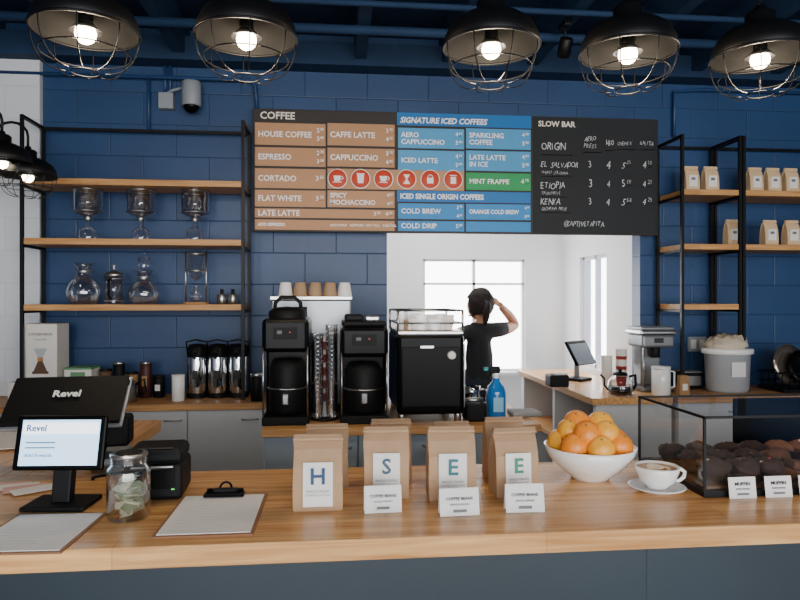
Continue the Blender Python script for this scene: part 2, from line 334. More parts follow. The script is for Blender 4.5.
for st,u,v,sz in [('ORIGIN',541,146,.066),('AERO',584,138,.042),('PRESS',583,145,.042),('V60',604.5,142,.046),('CHEMEX',617,142,.034),('KALITA',639.5,142,.036),
   ('EL SALVADOR',540,164,.05),('ETIOPIA',540,185,.058),('KENYA',540,201,.056),('NARINO COLOMBIA',541,172,.026),('YIRGACHEFFE',541,192.5,.027),('GACHATHA NYERI',541,208,.028),('@CAPTIVETAPITA',563,223,.046)]:
    hand_text(st,u,v,sz,.98)
for v,rw in ((164,('5','25')),(183,('5','50')),(201,('5','50'))):
    hand_text('3',588,v,.068); hand_text('4',606,v,.068)
    for u,(a,c) in ((625,rw),(646,('4','25'))):
        hand_text(a,u-4,v,.066); hand_text(c,u+1.2,v-2.5,.036); cell(u+.5,u+5.5,v+1.2,v+1.7,chalk)
for (ua,ub,v) in [(541,571,154),(583,601,151),(605,614,149),(618,635,148),(640,656,148)]: cell(ua,ub,v,v+.7,chalk)
cell(540,570,175.5,176,chalk); cell(540,566,196,196.5,chalk); cell(540,570,211.5,212,chalk)
o=mb.done(); o.parent=empty; o.matrix_parent_inverse=Matrix.Translation(-empty.location)
# ---------------------------------------------------------------- pendants
bulbm=mat('bulb_glow',(1,.85,.62,1),.3,emit=26,var=0)
inner=mat('reflector_inner','#0d0d0e',.6,var=.05,spec=.2)
def lamp_geo(b,k=1.0):
    pr=[(.168,0),(.171,.006),(.166,.035),(.147,.072),(.108,.1),(.06,.118),(.052,.124),(.052,.158),(.042,.168),(.02,.17),(.018,.19),(0,.19)]
    b.lathe([(r*k,z*k) for r,z in pr],(0,0,0),black,40)
    b.lathe([(r*k,z*k) for r,z in [(.168,0),(.160,.033),(.141,.068),(.104,.093),(.05,.1),(0,.1)]],(0,0,0),inner,40)
    b.ring((0,0,0),.17*k,.005*k,black,40)
    b.ring((0,0,-.075*k),.142*k,.0024*k,black,32); b.ring((0,0,-.138*k),.045*k,.0024*k,black,24)
    for j in range(8):
        a=j*math.pi/4+.2; q=[]
        for t in (0,.15,.3,.45,.6,.75,.9,1):
            rr=.168*math.cos(t*math.pi/2*.83)**.75; zz=-.138*math.sin(t*math.pi/2)
            q.append((rr*k*math.cos(a),rr*k*math.sin(a),zz*k))
        b.tube(q,.0023*k,black,5)
    b.cyl((0,0,.065*k),.024*k,.08*k,blackp,16); b.lathe([(.024*k,.02*k),(.05*k,-.002*k),(.052*k,0),(.026*k,.026*k)],(0,0,0),steel,24)
    b.sphere((0,0,-.008*k),.034*k,bulbm)
for x in (-.81,-.297,.532,1.022,1.517):
    b=B('pendant_lamp',(x,2.2,2.372)); lamp_geo(b,.97)
    b.tube([(0,0,.17),(0,0,HC-2.372)],.006,black,8); b.cyl((0,0,HC-2.372-.012),.045,.024,black)
    b.done()
    l=bpy.data.lights.new('pendant_light','POINT'); l.energy=9; l.color=(1,.80,.56); l.shadow_soft_size=.04; lo=bpy.data.objects.new('pendant_light',l); lo.location=(x,2.2,2.29); bpy.context.collection.objects.link(lo)
for (u,v,Y) in ((2,162,3.3),(28,176,3.45)):
    x=SX(u,Y); z=SZ(u,v,Y)
    b=B('gooseneck_lamp',(x,Y,z)); lamp_geo(b,.78)
    pts=[(0,0,.13)]
    for t in range(9):
        a=math.pi*t/8; pts.append((-.08+.08*math.cos(a),0,.20+.07*math.sin(a)))
    dx=XL-x
    pts+= [(-.2,0,.16),(dx+.03,0,.16)]
    b.tube(pts,.007,black,8); b.cyl((dx+.012,0,.16),.05,.024,black,rot=(0,R(90),0)); b.done()
# ---------------------------------------------------------------- wall camera + conduit
gm=mat('grey_paint_metal','#8d939a',.5)
b=B('security_camera'); Y=YB
x=SX(168,Y); z=SZ(168,103,Y); b.box((x,Y-.03,z),(.09,.06,.1),gm,.006)
x2=SX(195,Y); z2=SZ(195,99,Y); b.cyl((x2,Y-.1,z2),.058,.15,gm); b.sphere((x2,Y-.1,z2-.07),.05,blackg); b.tube([(x2,Y-.1,z2+.06),(x2,Y-.02,z2+.06),(x2,Y,z2+.06)],.02,gm)
b.tube([(x,Y-.02,z+.05),(x+.02,Y-.02,z+.07),(x2,Y-.02,z2+.08)],.01,gm)
for u in (171,166): b.tube([(SX(u,Y),Y-.02,z+.04),(SX(u,Y),Y-.02,2.96)],.01,navy,8)
b.done()
b=B('electrical_conduit')
b.tube([(XL,Y-.045,2.88),(SX(250,Y),Y-.045,2.88),(SX(256,Y),Y-.045,2.85),(SX(258,Y),Y-.045,2.70)],.012,navy,8)
b.tube([(SX(150,Y),Y-.03,2.56),(SX(150,Y),Y-.03,2.88)],.01,navy,8)
b.tube([(SX(672,Y),Y-.03,2.6),(SX(672,Y),Y-.03,2.9),(SX(700,Y),Y-.03,2.92),(SX(840,Y),Y-.03,2.92)],.012,navy,8); b.done()
# ---------------------------------------------------------------- coffee bags
def bag_geo(b,w,d,h,m=kraft,mf=kraftd):
    t=bmesh.new(); rings=[]; seed=random.random()*10
    for f,dd,pin,ww in [(0,1,0,.97),(.03,1.03,0,1),(.3,1.06,-.06,1),(.6,.9,.1,1),(.8,.5,.35,1),(.9,.12,.1,1.01),(.93,.08,.05,1.0)]:
        y=d/2*dd; x=w/2*ww; sx=x*(1-pin*.35)
        pts=[(-x,-y),(-x*.5,-y*1.03),(0,-y*1.05),(x*.5,-y*1.03),(x,-y),(sx,0),(x,y),(x*.5,y*1.03),(0,y*1.05),(-x*.5,y*1.03),(-x,y),(-sx,0)]
        r=[]
        for px_,py_ in pts:
            n=noise.noise(Vector((px_*30+seed,py_*30,f*5)))*.003*(1 if f>.05 else 0)
            r.append(t.verts.new((px_+n,py_+n,f*h)))
        rings.append(r)
    for a,c in zip(rings,rings[1:]):
        for k in range(12): t.faces.new((a[k],a[(k+1)%12],c[(k+1)%12],c[k]))
    t.faces.new(rings[0][::-1]); t.faces.new(rings[-1])
    b.add(t,m,False)
    b.box((0,-.004,h*.945),(w*1.0,.014,h*.1),mf,.002,rot=(R(-8),0,0)); b.box((0,-.012,h*.93),(w*1.03,.003,h*.035),m,.001)
def coffee_bag(x,y,z,w,d,h,letter=None,lc=None,rz=0,small=False):
    b=B('coffee_bag',(x,y,z),rz); bag_geo(b,w,d,h,kraftl if small else kraft,kraftl if small else kraftd)
    if letter:
        lw=w*.6; lh=h*.58; yy=-d/2*1.11-.0015
        b.box((0,yy,h*.36),(lw,.001,lh),paper,0,rot=(R(-3),0,0))
        b.text(letter,(0,yy-.003,h*.46),h*.3,lc,'CENTER',off=.001)
        b.text('SINGLE ORIGIN',(0,yy-.0015,h*.27),h*.045,inkg,'CENTER'); b.text('COFFEE ROASTERS',(0,yy-.0015,h*.22),h*.04,inkg,'CENTER')
        b.box((0,yy-.001,h*.11),(lw*.7,.001,h*.012),inkg); b.box((0,yy-.001,h*.15),(lw*.5,.001,h*.01),inkg)
    elif small: b.box((0,-d/2*1.11-.001,h*.42),(w*.62,.001,h*.42),paper); b.box((0,-d/2*1.11-.002,h*.5),(w*.3,.001,h*.1),inkg)
    return b.done()
navyl=mat('label_navy','#24486e',.6); slate=mat('label_slate','#40576c',.6); greenl=mat('label_green','#2f8468',.6); tealn=mat('label_teal','#2a6b74',.6)
for u,v,w,h,l,lc in [(318,511,.117,.178,'H',navyl),(387,499,.113,.178,'S',slate),(453,501,.117,.182,'E',tealn),(517,497,.112,.172,'E',greenl)]:
    x,y=GP(u,v); coffee_bag(x,y+.035,CT,w,.07,h,l,lc,R(random.uniform(-4,4)))
for u,v,w,h in [(327,489,.112,.167),(392,483,.11,.17),(453,484,.1,.165),(507,480,.108,.17)]:
    x,y=GP(u,v); coffee_bag(x,max(y,1.70)+.04,CT,w,.065,h)
for u,v,w,h in [(383.5,514,.088,.062),(460.5,517,.093,.062),(526,513.5,.092,.065)]:
    x,y=GP(u,v); b=B('price_card',(x,y,CT),R(random.uniform(-3,3)))
    b.box((0,.012,h*.5),(w,.0015,h),paper,0,rot=(R(-12),0,0)); b.box((0,.026,h*.5),(w,.0015,h),paper,0,rot=(R(12),0,0))
    b.text('COFFEE BEANS',(0,.0115,h*.62),.0095,ink,'CENTER',rot=(R(78),0,0),off=.0002); b.text('SINGLE ORIGIN',(0,.0085,h*.42),.0065,inkg,'CENTER',rot=(R(78),0,0)); b.box((0,.0045,h*.2),(w*.34,.001,h*.1),inkg,0,rot=(R(-12),0,0)); b.done()
for u in (693,712.5): coffee_bag(SX(u,3.95),3.98,ZS[0],.09,.06,.17,small=True)
for u in (757,775,793,812): coffee_bag(SX(u,3.95),3.98,ZS[0],.09,.06,.17,small=True)
coffee_bag(SX(739,3.95)-.03,3.98,ZS[1],.085,.06,.17,small=True)
for u in (772,794,812): coffee_bag(SX(u,3.95),3.98,ZS[1],.09,.06,.17,small=True)
# ---------------------------------------------------------------- bowl of oranges
bx,by=GP(590,478)
b=B('fruit_bowl',(bx,by,CT))
b.lathe([(0,.004),(.05,.0),(.055,.008),(.085,.03),(.113,.06),(.127,.092),(.123,.093),(.108,.062),(.08,.036),(.05,.016),(0,.012)],(0,0,0),white,48); b.done()
stem=mat('orange_stem','#5c6b2c',.7); om=mat('orange_peel','#e8861c',.42,var=.2,bump=.3,scale=90); om2=mat('orange_peel_yellow','#eda62c',.42,var=.2,bump=.3,scale=90)
b=B('oranges',(bx,by,CT))
P=[(0,0,.062)]
for k in range(7): a=k*2*math.pi/7+.2; P.append((.080*math.cos(a),.080*math.sin(a),.099))
for k in range(5): a=k*2*math.pi/5+.5; P.append((.05*math.cos(a)-.005,.05*math.sin(a),.132))
P+=[(-.033,.012,.153),(.03,-.0,.151)]
for i,p in enumerate(P):
    b.sphere(p,.0375,om if i%2 else om2,sc=(1,1,.95),rot=(random.uniform(-.8,.8),random.uniform(-.8,.8),0))
    a=random.uniform(0,6.28); b.cyl((p[0]+.01*math.cos(a),p[1]-.018,p[2]+.030),.003,.003,stem,8,rot=(R(35),0,0))
b.done()
# ---------------------------------------------------------------- latte cup
cx,cy=GP(657,491)
b=B('coffee_cup',(cx,cy,CT))
b.lathe([(0,.003),(.042,0),(.047,.004),(.070,.013),(.072,.015),(.068,.0155),(.042,.008),(0,.007)],(0,0,0),white,40)
b.lathe([(0,.009),(.024,.008),(.027,.013),(.045,.03),(.054,.052),(.057,.066),(.0545,.067),(.051,.052),(.04,.03),(.0,.018)],(0,0,0),white,40)
latte=mat('latte_crema','#a8703f',.35,var=.15,scale=60); foam=mat('latte_foam','#eddcc2',.4)
b.cyl((0,0,.0585),.0525,.004,latte,36)
for k,(r,yy) in enumerate([(.026,-.01),(.018,.01),(.010,.026)]): b.ring((0,yy,.0605),r,.0035,foam,24)
b.tube([(.051,0,.056),(.062,-.004,.058),(.073,-.006,.05),(.071,-.005,.036),(.058,-.003,.026),(.044,0,.028)],.005,white,10); b.done()
# ---------------------------------------------------------------- pastry case
X0,X1,Y0,Y1=.925,2.3,1.56,1.92
b=B('pastry_case'); t=.006; zt=CT+.205
b.bb(X0,X1,Y0,Y1,CT,CT+.016,black,.002); b.bb(X0+.02,X1-.02,Y0+.02,Y1-.04,CT+.016,CT+.024,oakd,.001)
for (x,y) in ((X0,Y0),(X1-t,Y0),(X0,Y1-t),(X1-t,Y1-t)): b.bb(x,x+t,y,y+t,CT+.016,zt,black)
for y in (Y0,Y1-t): b.bb(X0,X1,y,y+t,zt-t,zt,black)
for x in (X0,X1-t): b.bb(x,x+t,Y0,Y1,zt-t,zt,black)
def quad(p): b.poly(p,pane)
quad([(X0+.003,Y0+t,CT+.016),(X0+.003,Y1-t,CT+.016),(X0+.003,Y1-t,zt-t),(X0+.003,Y0+t,zt-t)])
quad([(X0+t,Y0+.003,CT+.016),(X1-t,Y0+.003,CT+.016),(X1-t,Y0+.003,zt-t),(X0+t,Y0+.003,zt-t)])
quad([(X0+t,Y0+t,zt-.003),(X1-t,Y0+t,zt-.003),(X1-t,Y1-t,zt-.003),(X0+t,Y1-t,zt-.003)])
b.bb(X0+.3,X0+.62,Y1-.02,Y1-.012,CT+.03,zt-.01,blackg)  # black sheet imitating a dark reflection in the case glass
b.done()
def wafer(name,col): return mat(name,col,.85,var=.6,bump=1.0,scale=55)
mufm=[wafer('muffin_crumb','#4f301d'),wafer('muffin_choc','#2a160d'),wafer('muffin_gold','#6a4122')]
cherry=mat('berry_red','#7c1a20',.4); case_p=mat('muffin_case_paper','#2b1a12',.8); icing=mat('powder_sugar','#cdbca2',.9)
b=B('muffins')
for row in range(3):
    for col in range(8):
        x=X0+.062+col*.082+random.uniform(-.006,.006); y=Y0+.07+row*.095+random.uniform(-.006,.006); z=CT+.026
        if (row<2 and col>=4) or (row==0 and col==3):   # brownie squares stacked at the front
            for q in range(3): b.box((x-.02+q*.02,y,z+.012+.02*(q%2)),(.046,.05,.022),mufm[2 if (q+col)%3==0 else (q+col)%2],.004,rot=(random.uniform(-.2,.2),random.uniform(-.25,.25),random.uniform(-.5,.5)))
            for q in range(3): b.sphere((x-.015+.015*q,y-.018+.01*q,z+.036),.006,[cherry,icing,mufm[2]][q],seg=8)
            continue
        m=mufm[(col//2+row+1)%3 if col>2 else 1]
        k=random.uniform(.88,1.02)
        b.lathe([(0,0),(.025,0),(.034,.022),(.032,.026)],(x,y,z),case_p,20)
        b.lathe([(.034*k,.02),(.041*k,.026),(.042*k,.034),(.036*k,.044),(.018,.052),(0,.054)],(x,y,z),m,22,wob=.011)
        for q in range(7):
            a=random.uniform(0,6.28); r=random.uniform(.005,.03); b.sphere((x+r*math.cos(a),y+r*math.sin(a),z+.053-r*.35),.005,[cherry,icing,mufm[2]][q%3],seg=8)
b.done()
b=B('cookies')
for k in range(5):
    x=X0+.76+k*.09; b.lathe([(0,0),(.036,0),(.04,.006),(.034,.014),(0,.018)],(x,Y0+.08,CT+.026),mufm[2],20,wob=.003); b.lathe([(0,0),(.036,0),(.04,.006),(.034,.014),(0,.018)],(x+.01,Y0+.17,CT+.026),mufm[1],20,wob=.003)
b.done()
for u in (742,778,812):
    x=SX(u,Y0-.012); b=B('price_card',(x,Y0-.018,CT)); b.box((0,.005,.0265),(.072,.0015,.053),paper,0,rot=(R(-8),0,0)); b.text('MUFFIN',(0,.0042,.036),.012,ink,'CENTER',rot=(R(82),0,0),off=.0002); b.text('FRESH BAKED',(0,.0022,.024),.006,inkg,'CENTER',rot=(R(82),0,0)); b.box((0,-.0,.012),(.03,.001,.005),inkg,0,rot=(R(-8),0,0)); b.done()
# ---------------------------------------------------------------- front-left objects
scr=mat('screen_lit','#b4d8f2',.2,emit=1.9,var=.1,scale=3); scrw=mat('screen_white','#eef4fa',.3,emit=2.1,var=0)
x,y=GP(58,508); b=B('payment_tablet',(x,y,CT),R(-4))
b.box((0,.02,.006),(.15,.11,.012),blackp,.004); b.box((0,.03,.05),(.045,.03,.09),blackp,.004,rot=(R(-10),0,0))
tilt=R(-14)
M=Euler((tilt,0,0)).to_matrix()
def tp(px_,py_,pz_): return tuple(Vector((0,.01,.155))+M@Vector((px_,py_,pz_)))
b.box(tp(0,.006,0),(.215,.014,.13),blackg,.005,rot=(tilt,0,0)); b.box(tp(0,-.0015,0),(.186,.001,.108),scr,rot=(tilt,0,0))
b.box(tp(-.0,-.003,.034),(.18,.001,.026),scrw,rot=(tilt,0,0)); st_=mat('screen_text','#5a7fa8',.4,var=0)
for k in range(2): b.box(tp(-.045,-.003,-.0-k*.012),(.07,.001,.003),st_,rot=(tilt,0,0))
b.text('Add Rewards',tp(-.08,-.003,-.03),.012,st_,rot=(R(76),0,0))
b.text('Revel',tp(-.082,-.0045,.034),.022,mat('screen_text_blue','#1d5fa6',.4),rot=(R(76),0,0),off=.0004); b.done()
y=2.05; x=SX(72,y); b=B('point_of_sale_terminal',(x,y,CT),R(6))
silver=mat('silver_plastic','#8d9092',.4,.3)
b.box((.02,.06,.012),(.24,.2,.024),silver,.006); b.box((.02,.05,.09),(.12,.07,.15),blackp,.01,rot=(R(20),0,0))
b.box((0,-.02,.2),(.32,.022,.19),blackp,.008,rot=(R(-52),0,0)); b.box((0,-.04,.196),(.332,.008,.202),silver,.003,rot=(R(-52),0,0))
b.box((.0,.015,.245),(.325,.012,.02),blackp,.004,rot=(R(-52),0,0))
b.box((0,-.050,.205),(.318,.012,.185),blackp,.003,rot=(R(-52),0,0))
b.text('Revel',(0,-.050,.224),.035,paper,'CENTER',rot=(R(38),0,0),off=.001)
b.box((.12,.02,.1),(.09,.09,.09),blackp,.01)
b.done()
x,y=GP(151,503); b=B('receipt_printer',(x,y+.01,CT),R(3))
b.box((0,.075,.045),(.14,.15,.09),blackp,.012); b.box((0,.08,.105),(.135,.13,.04),blackp,.014); b.box((0,-.001,.055),(.11,.004,.05),blackg,.001); b.box((0,.03,.126),(.09,.01,.002),ink); b.box((0,-.004,.086),(.1,.004,.004),steel); b.box((.05,-.003,.03),(.008,.002,.003),mat('led_green','#40d060',.4,emit=1)); b.done()
# tip jar
x,y=GP(129,517); b=B('tip_jar',(x,y,CT))
b.lathe([(0,.003),(.044,.0),(.048,.006),(.048,.105),(.046,.115),(.038,.124),(.038,.142),(.036,.142),(.036,.124),(.044,.114),(.0455,.104),(.0455,.008),(0,.006)],(0,0,0),glass,36)
for z in (.128,.134,.14): b.ring((0,0,z),.0385,.0014,glass,36)
b.cyl((0,0,.145),.041,.006,steel); b.cyl((0,0,.149),.03,.003,blackp)
cash=mat('banknote','#7f8f74',.8,var=.35,scale=80); cash2=mat('banknote_light','#d0d2bc',.8,var=.3,scale=80)
for k in range(18):
    b.box((random.uniform(-.012,.012),random.uniform(-.015,.015),.02+k*.0042),(.052,.028,.0012),cash if k%3==0 else cash2,0,rot=(random.uniform(-1.1,1.1),random.uniform(-.6,.6),random.uniform(0,3)))
for k in range(10): b.cyl((random.uniform(-.025,.025),random.uniform(-.025,.025),.009+.002*(k%3)),.01,.0018,steel if k%2 else mat('copper','#b06a3c',.3,1),14)
b.done()
def clipboard(name,pts,clip=True,pm=paper):
    b=B(name); Z=CT
    def slab(p,z0,z1,m):
        t=bmesh.new(); lo=[t.verts.new((q[0],q[1],z0)) for q in p]; hi=[t.verts.new((q[0],q[1],z1)) for q in p]
        t.faces.new(lo[::-1]); t.faces.new(hi)
        for k in range(4): t.faces.new((lo[k],lo[(k+1)%4],hi[(k+1)%4],hi[k]))
        b.add(t,m)
    c=(sum(q[0] for q in pts)/4,sum(q[1] for q in pts)/4)
    sh=lambda s,p:[(c[0]+(q[0]-c[0])*s,c[1]+(q[1]-c[1])*s) for q in p]
    slab(pts,Z,Z+.004,mat('masonite_board','#8a5f3e',.6)); slab(sh(.93,pts),Z+.004,Z+.0055,pm)
    bl,br,tr,tl=[Vector(q) for q in pts]
    for k in range(9):
        f=.12+k*.07; a=bl.lerp(tl,f).lerp(br.lerp(tr,f),.12); e=bl.lerp(tl,f).lerp(br.lerp(tr,f),.5+.35*random.random())
        n=(tl-bl).normalized()*.0008
        slab([a-n,e-n,e+n,a+n],Z+.0055,Z+.0057,mat('print_light','#bdbdbf',.8))
    if clip:
        m=tl.lerp(tr,.5); d=(tr-tl).normalized(); n=(tl-bl).normalized(); ang=math.atan2(d.y,d.x)
        p=m-n*.02; b.box((p.x,p.y,Z+.011),(.1,.03,.008),blackg,.003,rot=(0,0,ang)); p2=m-n*.005; b.box((p2.x,p2.y,Z+.017),(.06,.016,.01),blackp,.003,rot=(0,0,ang))
        b.ring((m.x,m.y,Z+.022),.014,.003,blackg,16,rot=(R(60),0,ang)); b.tube([(p2-d*.045).to_3d()+Vector((0,0,Z+.016)),(p2+d*.045).to_3d()+Vector((0,0,Z+.016))],.006,blackg)
    return b.done()
def rectpts(c,w,h,a):
    d=Vector((math.cos(a),math.sin(a))); n=Vector((-d.y,d.x)); c=Vector(c)
    return [c-d*w/2-n*h/2,c+d*w/2-n*h/2,c+d*w/2+n*h/2,c-d*w/2+n*h/2]
cc=GP(210,515); clipboard('clipboard',rectpts((cc[0]+.012,cc[1]),.21,.29,R(0)))
cc=GP(48,533); clipboard('clipboard',rectpts((cc[0]-.02,cc[1]-.0),.2,.24,R(-2)),clip=False)
b=B('paper_receipts')
for k in range(4):
    x,y=GP(8+k*9,492+k*2); b.box((x-.03,y+.06,CT+.0015+k*.0012),(.1,.06,.001),paper if k%2 else mat('paper_pink','#d9a9a0',.8),0,rot=(0,0,R(12*k)))
b.done()
b=B('power_cable'); pts=[]
for k in range(24):
    t=k/23; pts.append((SX(100,1.9)+.06*math.sin(t*5)+.05*t,2.02-.15*t,CT+.005))
b.tube(pts,.004,blackp,6); b.done()
b=B('papers_stack')
x,y=SX(8,2.45),2.45
for k in range(4): b.box((x+.02*k,y-.02*k,CT+.002+k*.0022),(.2,.26,.002),paper,0,rot=(0,0,R(5*k)))
b.done()
# ---------------------------------------------------------------- glassware on left shelf
def drip(name,x,z,Y=3.99):
    b=B(name,(x,Y,z))
    b.lathe([(0,.003),(.05,0),(.052,.01),(.05,.06),(.03,.075),(.014,.085),(.014,.14)],(0,0,0),glass,28)
    b.lathe([(.012,.13),(.02,.14),(.07,.16),(.078,.18),(.08,.3),(.083,.305),(.078,.305),(.076,.18),(.067,.163),(.01,.145)],(0,0,0),glass,28)
    b.cyl((0,0,.13),.022,.02,steel); b.ring((0,0,.17),.081,.003,steel); b.ring((0,0,.295),.081,.003,steel); b.cyl((0,0,.309),.083,.006,glass)
    b.lathe([(.03,.18),(.05,.2),(.05,.27),(.0,.271)],(0,0,0),glass,20)
    return b.done()
for u in (88,141,195): drip('glass_cold_dripper',SX(u,3.99),ZS[1])
def flask(x,z,r,h,Y=3.99,neck=.35,top=False):
    b=B('glass_carafe',(x,Y,z)); H=h
    pr=[(0,.003),(r*.6,0),(r*.9,H*.12),(r,H*.3),(r*.85,H*.5),(r*.5,H*.66),(r*neck,H*.75),(r*neck*1.1,H*.9),(r*.62,H),(r*.58,H),(r*neck,H*.9),(r*neck*.9,H*.75),(r*.45,H*.65),(r*.8,H*.49),(r*.95,H*.3),(r*.85,H*.13),(0,.008)]
    b.lathe(pr,(0,0,0),glass,32)
    if top: b.cyl((0,0,H*.78),r*neck*1.2,H*.08,steel); b.lathe([(r*.3,H),(r*.35,H*1.08),(r*.35,H*1.4),(r*.1,H*1.45),(r*.1,H*1.5)],(0,0,0),glass,24)
    else: b.cyl((0,0,H*.8),r*neck*1.25,H*.05,steel)
    return b.done()
flask(SX(84,3.99),ZS[2],.1,.24); flask(SX(144,3.99),ZS[2],.092,.2,top=True)
b=B('french_press',(SX(114,3.99),3.99,ZS[2])); b.lathe([(0,0),(.05,0),(.052,.17),(.049,.17),(.047,.01)],(0,0,0),glass,28); b.lathe([(.053,.17),(.053,.182),(.02,.195),(.006,.2),(.006,.22),(.012,.232),(0,.235)],(0,0,0),steel,28)
for z in (.02,.15): b.ring((0,0,z),.053,.003,steel)
b.tube([(0,-.053,.15),(0,-.09,.14),(0,-.09,.05),(0,-.053,.03)],.007,blackp); b.done()
b=B('glass_cold_dripper',(SX(196,3.99),3.99,ZS[2])); b.tube([(0.06,0,0),(.06,0,.32)],.005,steel); b.tube([(-0.06,0,0),(-.06,0,.32)],.005,steel); b.cyl((0,0,.006),.075,.012,oaks); b.ring((0,0,.2),.06,.004,steel); b.ring((0,0,.3),.06,.004,steel)
b.lathe([(0,.14),(.02,.15),(.045,.18),(.047,.31),(.05,.315)],(0,0,0),glass,24); b.lathe([(0,.02),(.03,.014),(.04,.05),(.02,.09),(.018,.11)],(0,0,0),glass,24); b.done()
b=B('coffee_scoops',(SX(227,3.99),3.99,ZS[2])); b.cyl((-.03,0,.03),.028,.06,steel); b.cyl((.035,0,.03),.028,.06,steel); b.cyl((-.03,0,.075),.01,.03,blackp); b.cyl((.035,0,.075),.01,.03,blackp); b.done()
# boxes & airpots on left counter
boxw=mat('carton_white','#dcd9d3',.7); boxk=mat('carton_kraft','#a07a52',.8); redt=mat('tin_red','#8e2a22',.4); boxg=mat('carton_green','#5f8c64',.6); brn=mat('carton_brown','#59402c',.7); maroon=mat('tin_maroon','#3e1c18',.5)
Y=3.97; xx=SX(47,Y); zt=SZ(47,380,Y)
b=B('storage_carton',(xx-.04,Y,KT)); b.box((0,0,(zt-KT)/2),(.26,.2,zt-KT),boxw,.002); b.box((0,-.102,(zt-KT)/2),(.08,.003,.02),inkg); b.done()
b=B('coffee_maker_carton',(xx,Y,zt)); b.box((0,0,.165),(.18,.17,.33),boxw,.002)
yy=-.0865; gg=mat('print_glass_grey','#a9b0b3',.6)
b.poly([(-.042,yy,.05),(.042,yy,.05),(.012,yy,.12),(-.012,yy,.12)],brn).poly([(-.045,yy+.0005,.045),(.045,yy+.0005,.045),(.045,yy+.0005,.06),(-.045,yy+.0005,.06)],brn).poly([(-.012,yy,.135),(.012,yy,.135),(.036,yy,.19),(-.036,yy,.19)],gg).box((0,yy,.128),(.03,.003,.022),oaks); b.text('COFFEEMAKER',(0,yy,.27),.02,brn,'CENTER'); b.text('POUR OVER',(0,yy,.24),.012,inkg,'CENTER'); b.done()
b=B('tea_cartons',(SX(79,Y)+.02,Y,KT)); b.box((0,0,.05),(.17,.17,.1),boxw,.002); b.box((0,0,.14),(.15,.14,.08),boxw,.002); b.box((0,0,.185),(.151,.141,.012),boxg); b.box((0,-.072,.14),(.08,.002,.05),boxg); b.done()
b=B('coffee_tins',(SX(127,Y),Y+.03,KT))
for k,(dx,h,m) in enumerate([(-.13,.16,brn),(-.055,.2,blackp),(.02,.14,boxk),(.1,.2,maroon),(.175,.12,blackp)]): b.cyl((dx,0,h/2),.034,h,m); b.cyl((dx,0,h+.006),.035,.012,steel if k%2 else black); b.box((dx,-.034,h*.5),(.03,.003,h*.3),boxk if k%2 else boxw)
b.done()
b=B('steel_kettle',(SX(126,3.83),3.83,KT)); b.lathe([(0,0),(.06,0),(.065,.02),(.06,.09),(.045,.12),(.03,.125),(.028,.135),(.008,.14),(.01,.155),(0,.158)],(0,0,0),steel,28); b.tube([(.055,0,.1),(.1,0,.13),(.11,0,.06),(.064,0,.03)],.007,blackp); b.tube([(-.06,0,.03),(-.1,0,.05),(-.095,0,.1),(-.12,0,.12)],.006,steel); b.done()
b=B('white_canister',(SX(180,3.85)-.01,3.85,KT)); b.cyl((0,0,.07),.036,.14,white); b.cyl((0,0,.145),.037,.012,paper); b.done()
for u in (195,216,237):
    b=B('thermal_airpot',(SX(u,3.92),3.98,KT)); b.lathe([(0,0),(.055,0),(.058,.01),(.058,.24),(.05,.27)],(0,0,0),chrome,32); b.lathe([(.059,0),(.06,.02),(.058,.03)],(0,0,0),blackp,32)
    b.lathe([(.056,.235),(.06,.25),(.058,.29),(.045,.315),(0,.32)],(0,0,0),blackp,32); b.box((0,-.05,.275),(.03,.05,.03),blackp,.006); b.tube([(0,-.07,.27),(0,-.08,.25),(0,-.08,.235)],.007,blackp)
    b.tube([(-.058,0,.28),(-.06,-.02,.33),(0,-.03,.345),(.06,-.02,.33),(.058,0,.28)],.005,blackp); b.box((0,-.059,.14),(.03,.002,.05),ink); b.done()
b=B('sugar_canister',(SX(257,3.8),3.8,KT)); b.cyl((0,0,.07),.035,.14,blackp); b.cyl((0,0,.15),.036,.02,steel); b.done()
# ---------------------------------------------------------------- island equipment
def brewer(name,u,Y,w,h,boxy=False):
    b=B(name,(SX(u,Y),Y,KT)); d=.34
    b.box((0,0,.02),(w,d,.04),blackp,.006); b.box((0,.09,h*.45),(w,.16,h*.84),blackg,.015); b.box((0,-.0,h*.8),(w,d,h*.3),blackg,.02)
    b.lathe([(0,0),(w*.36,0),(w*.4,.02),(w*.4,h*.42),(w*.3,h*.5),(0,h*.51)],(0,-.06,.04),blackp,28)
    b.ring((0,-.06,.06+h*.2),w*.405,.004,steel); b.box((0,-.06-w*.42,.12),(.03,.03,.05),steel,.005)
    if boxy: b.box((0,.0,h*.975),(w*.94,d*.9,h*.05),blackp,.01); b.box((-w*.2,0,h*1.03),(w*.4,d*.5,h*.07),blackp,.01); b.box((w*.2,.02,h*1.02),(w*.3,d*.3,h*.05),steel,.006)
    else:
        b.lathe([(w*.42,0),(w*.42,.03),(w*.3,.05),(0,.055)],(0,-.02,h*.95),blackp,28)
        b.tube([(-w*.3,0,h*.96),(-w*.28,0,h*1.09),(-w*.15,0,h*1.14),(w*.15,0,h*1.14),(w*.28,0,h*1.09),(w*.3,0,h*.96)],.01,blackp)
    b.box((0,-.172,h*.82),(w*.5,.004,h*.1),blackp,.001); b.box((w*.1,-.175,h*.83),(.006,.004,.006),mat('led_red','#c03020',.4,emit=.6)); b.box((-w*.12,-.175,h*.83),(w*.1,.003,h*.03),inkg)
    for k in (-1,1): b.tube([(k*w*.47,-.16,.03),(k*w*.47,-.16,h*.7)],.004,steel)
    return b.done()
brewer('coffee_brewer',288,3.2,.215,.52)
brewer('coffee_brewer',363,3.2,.225,.48,True)
Y=3.27; xm=SX(424,Y); b=B('espresso_machine',(xm,Y,KT)); w=.32; d=.5
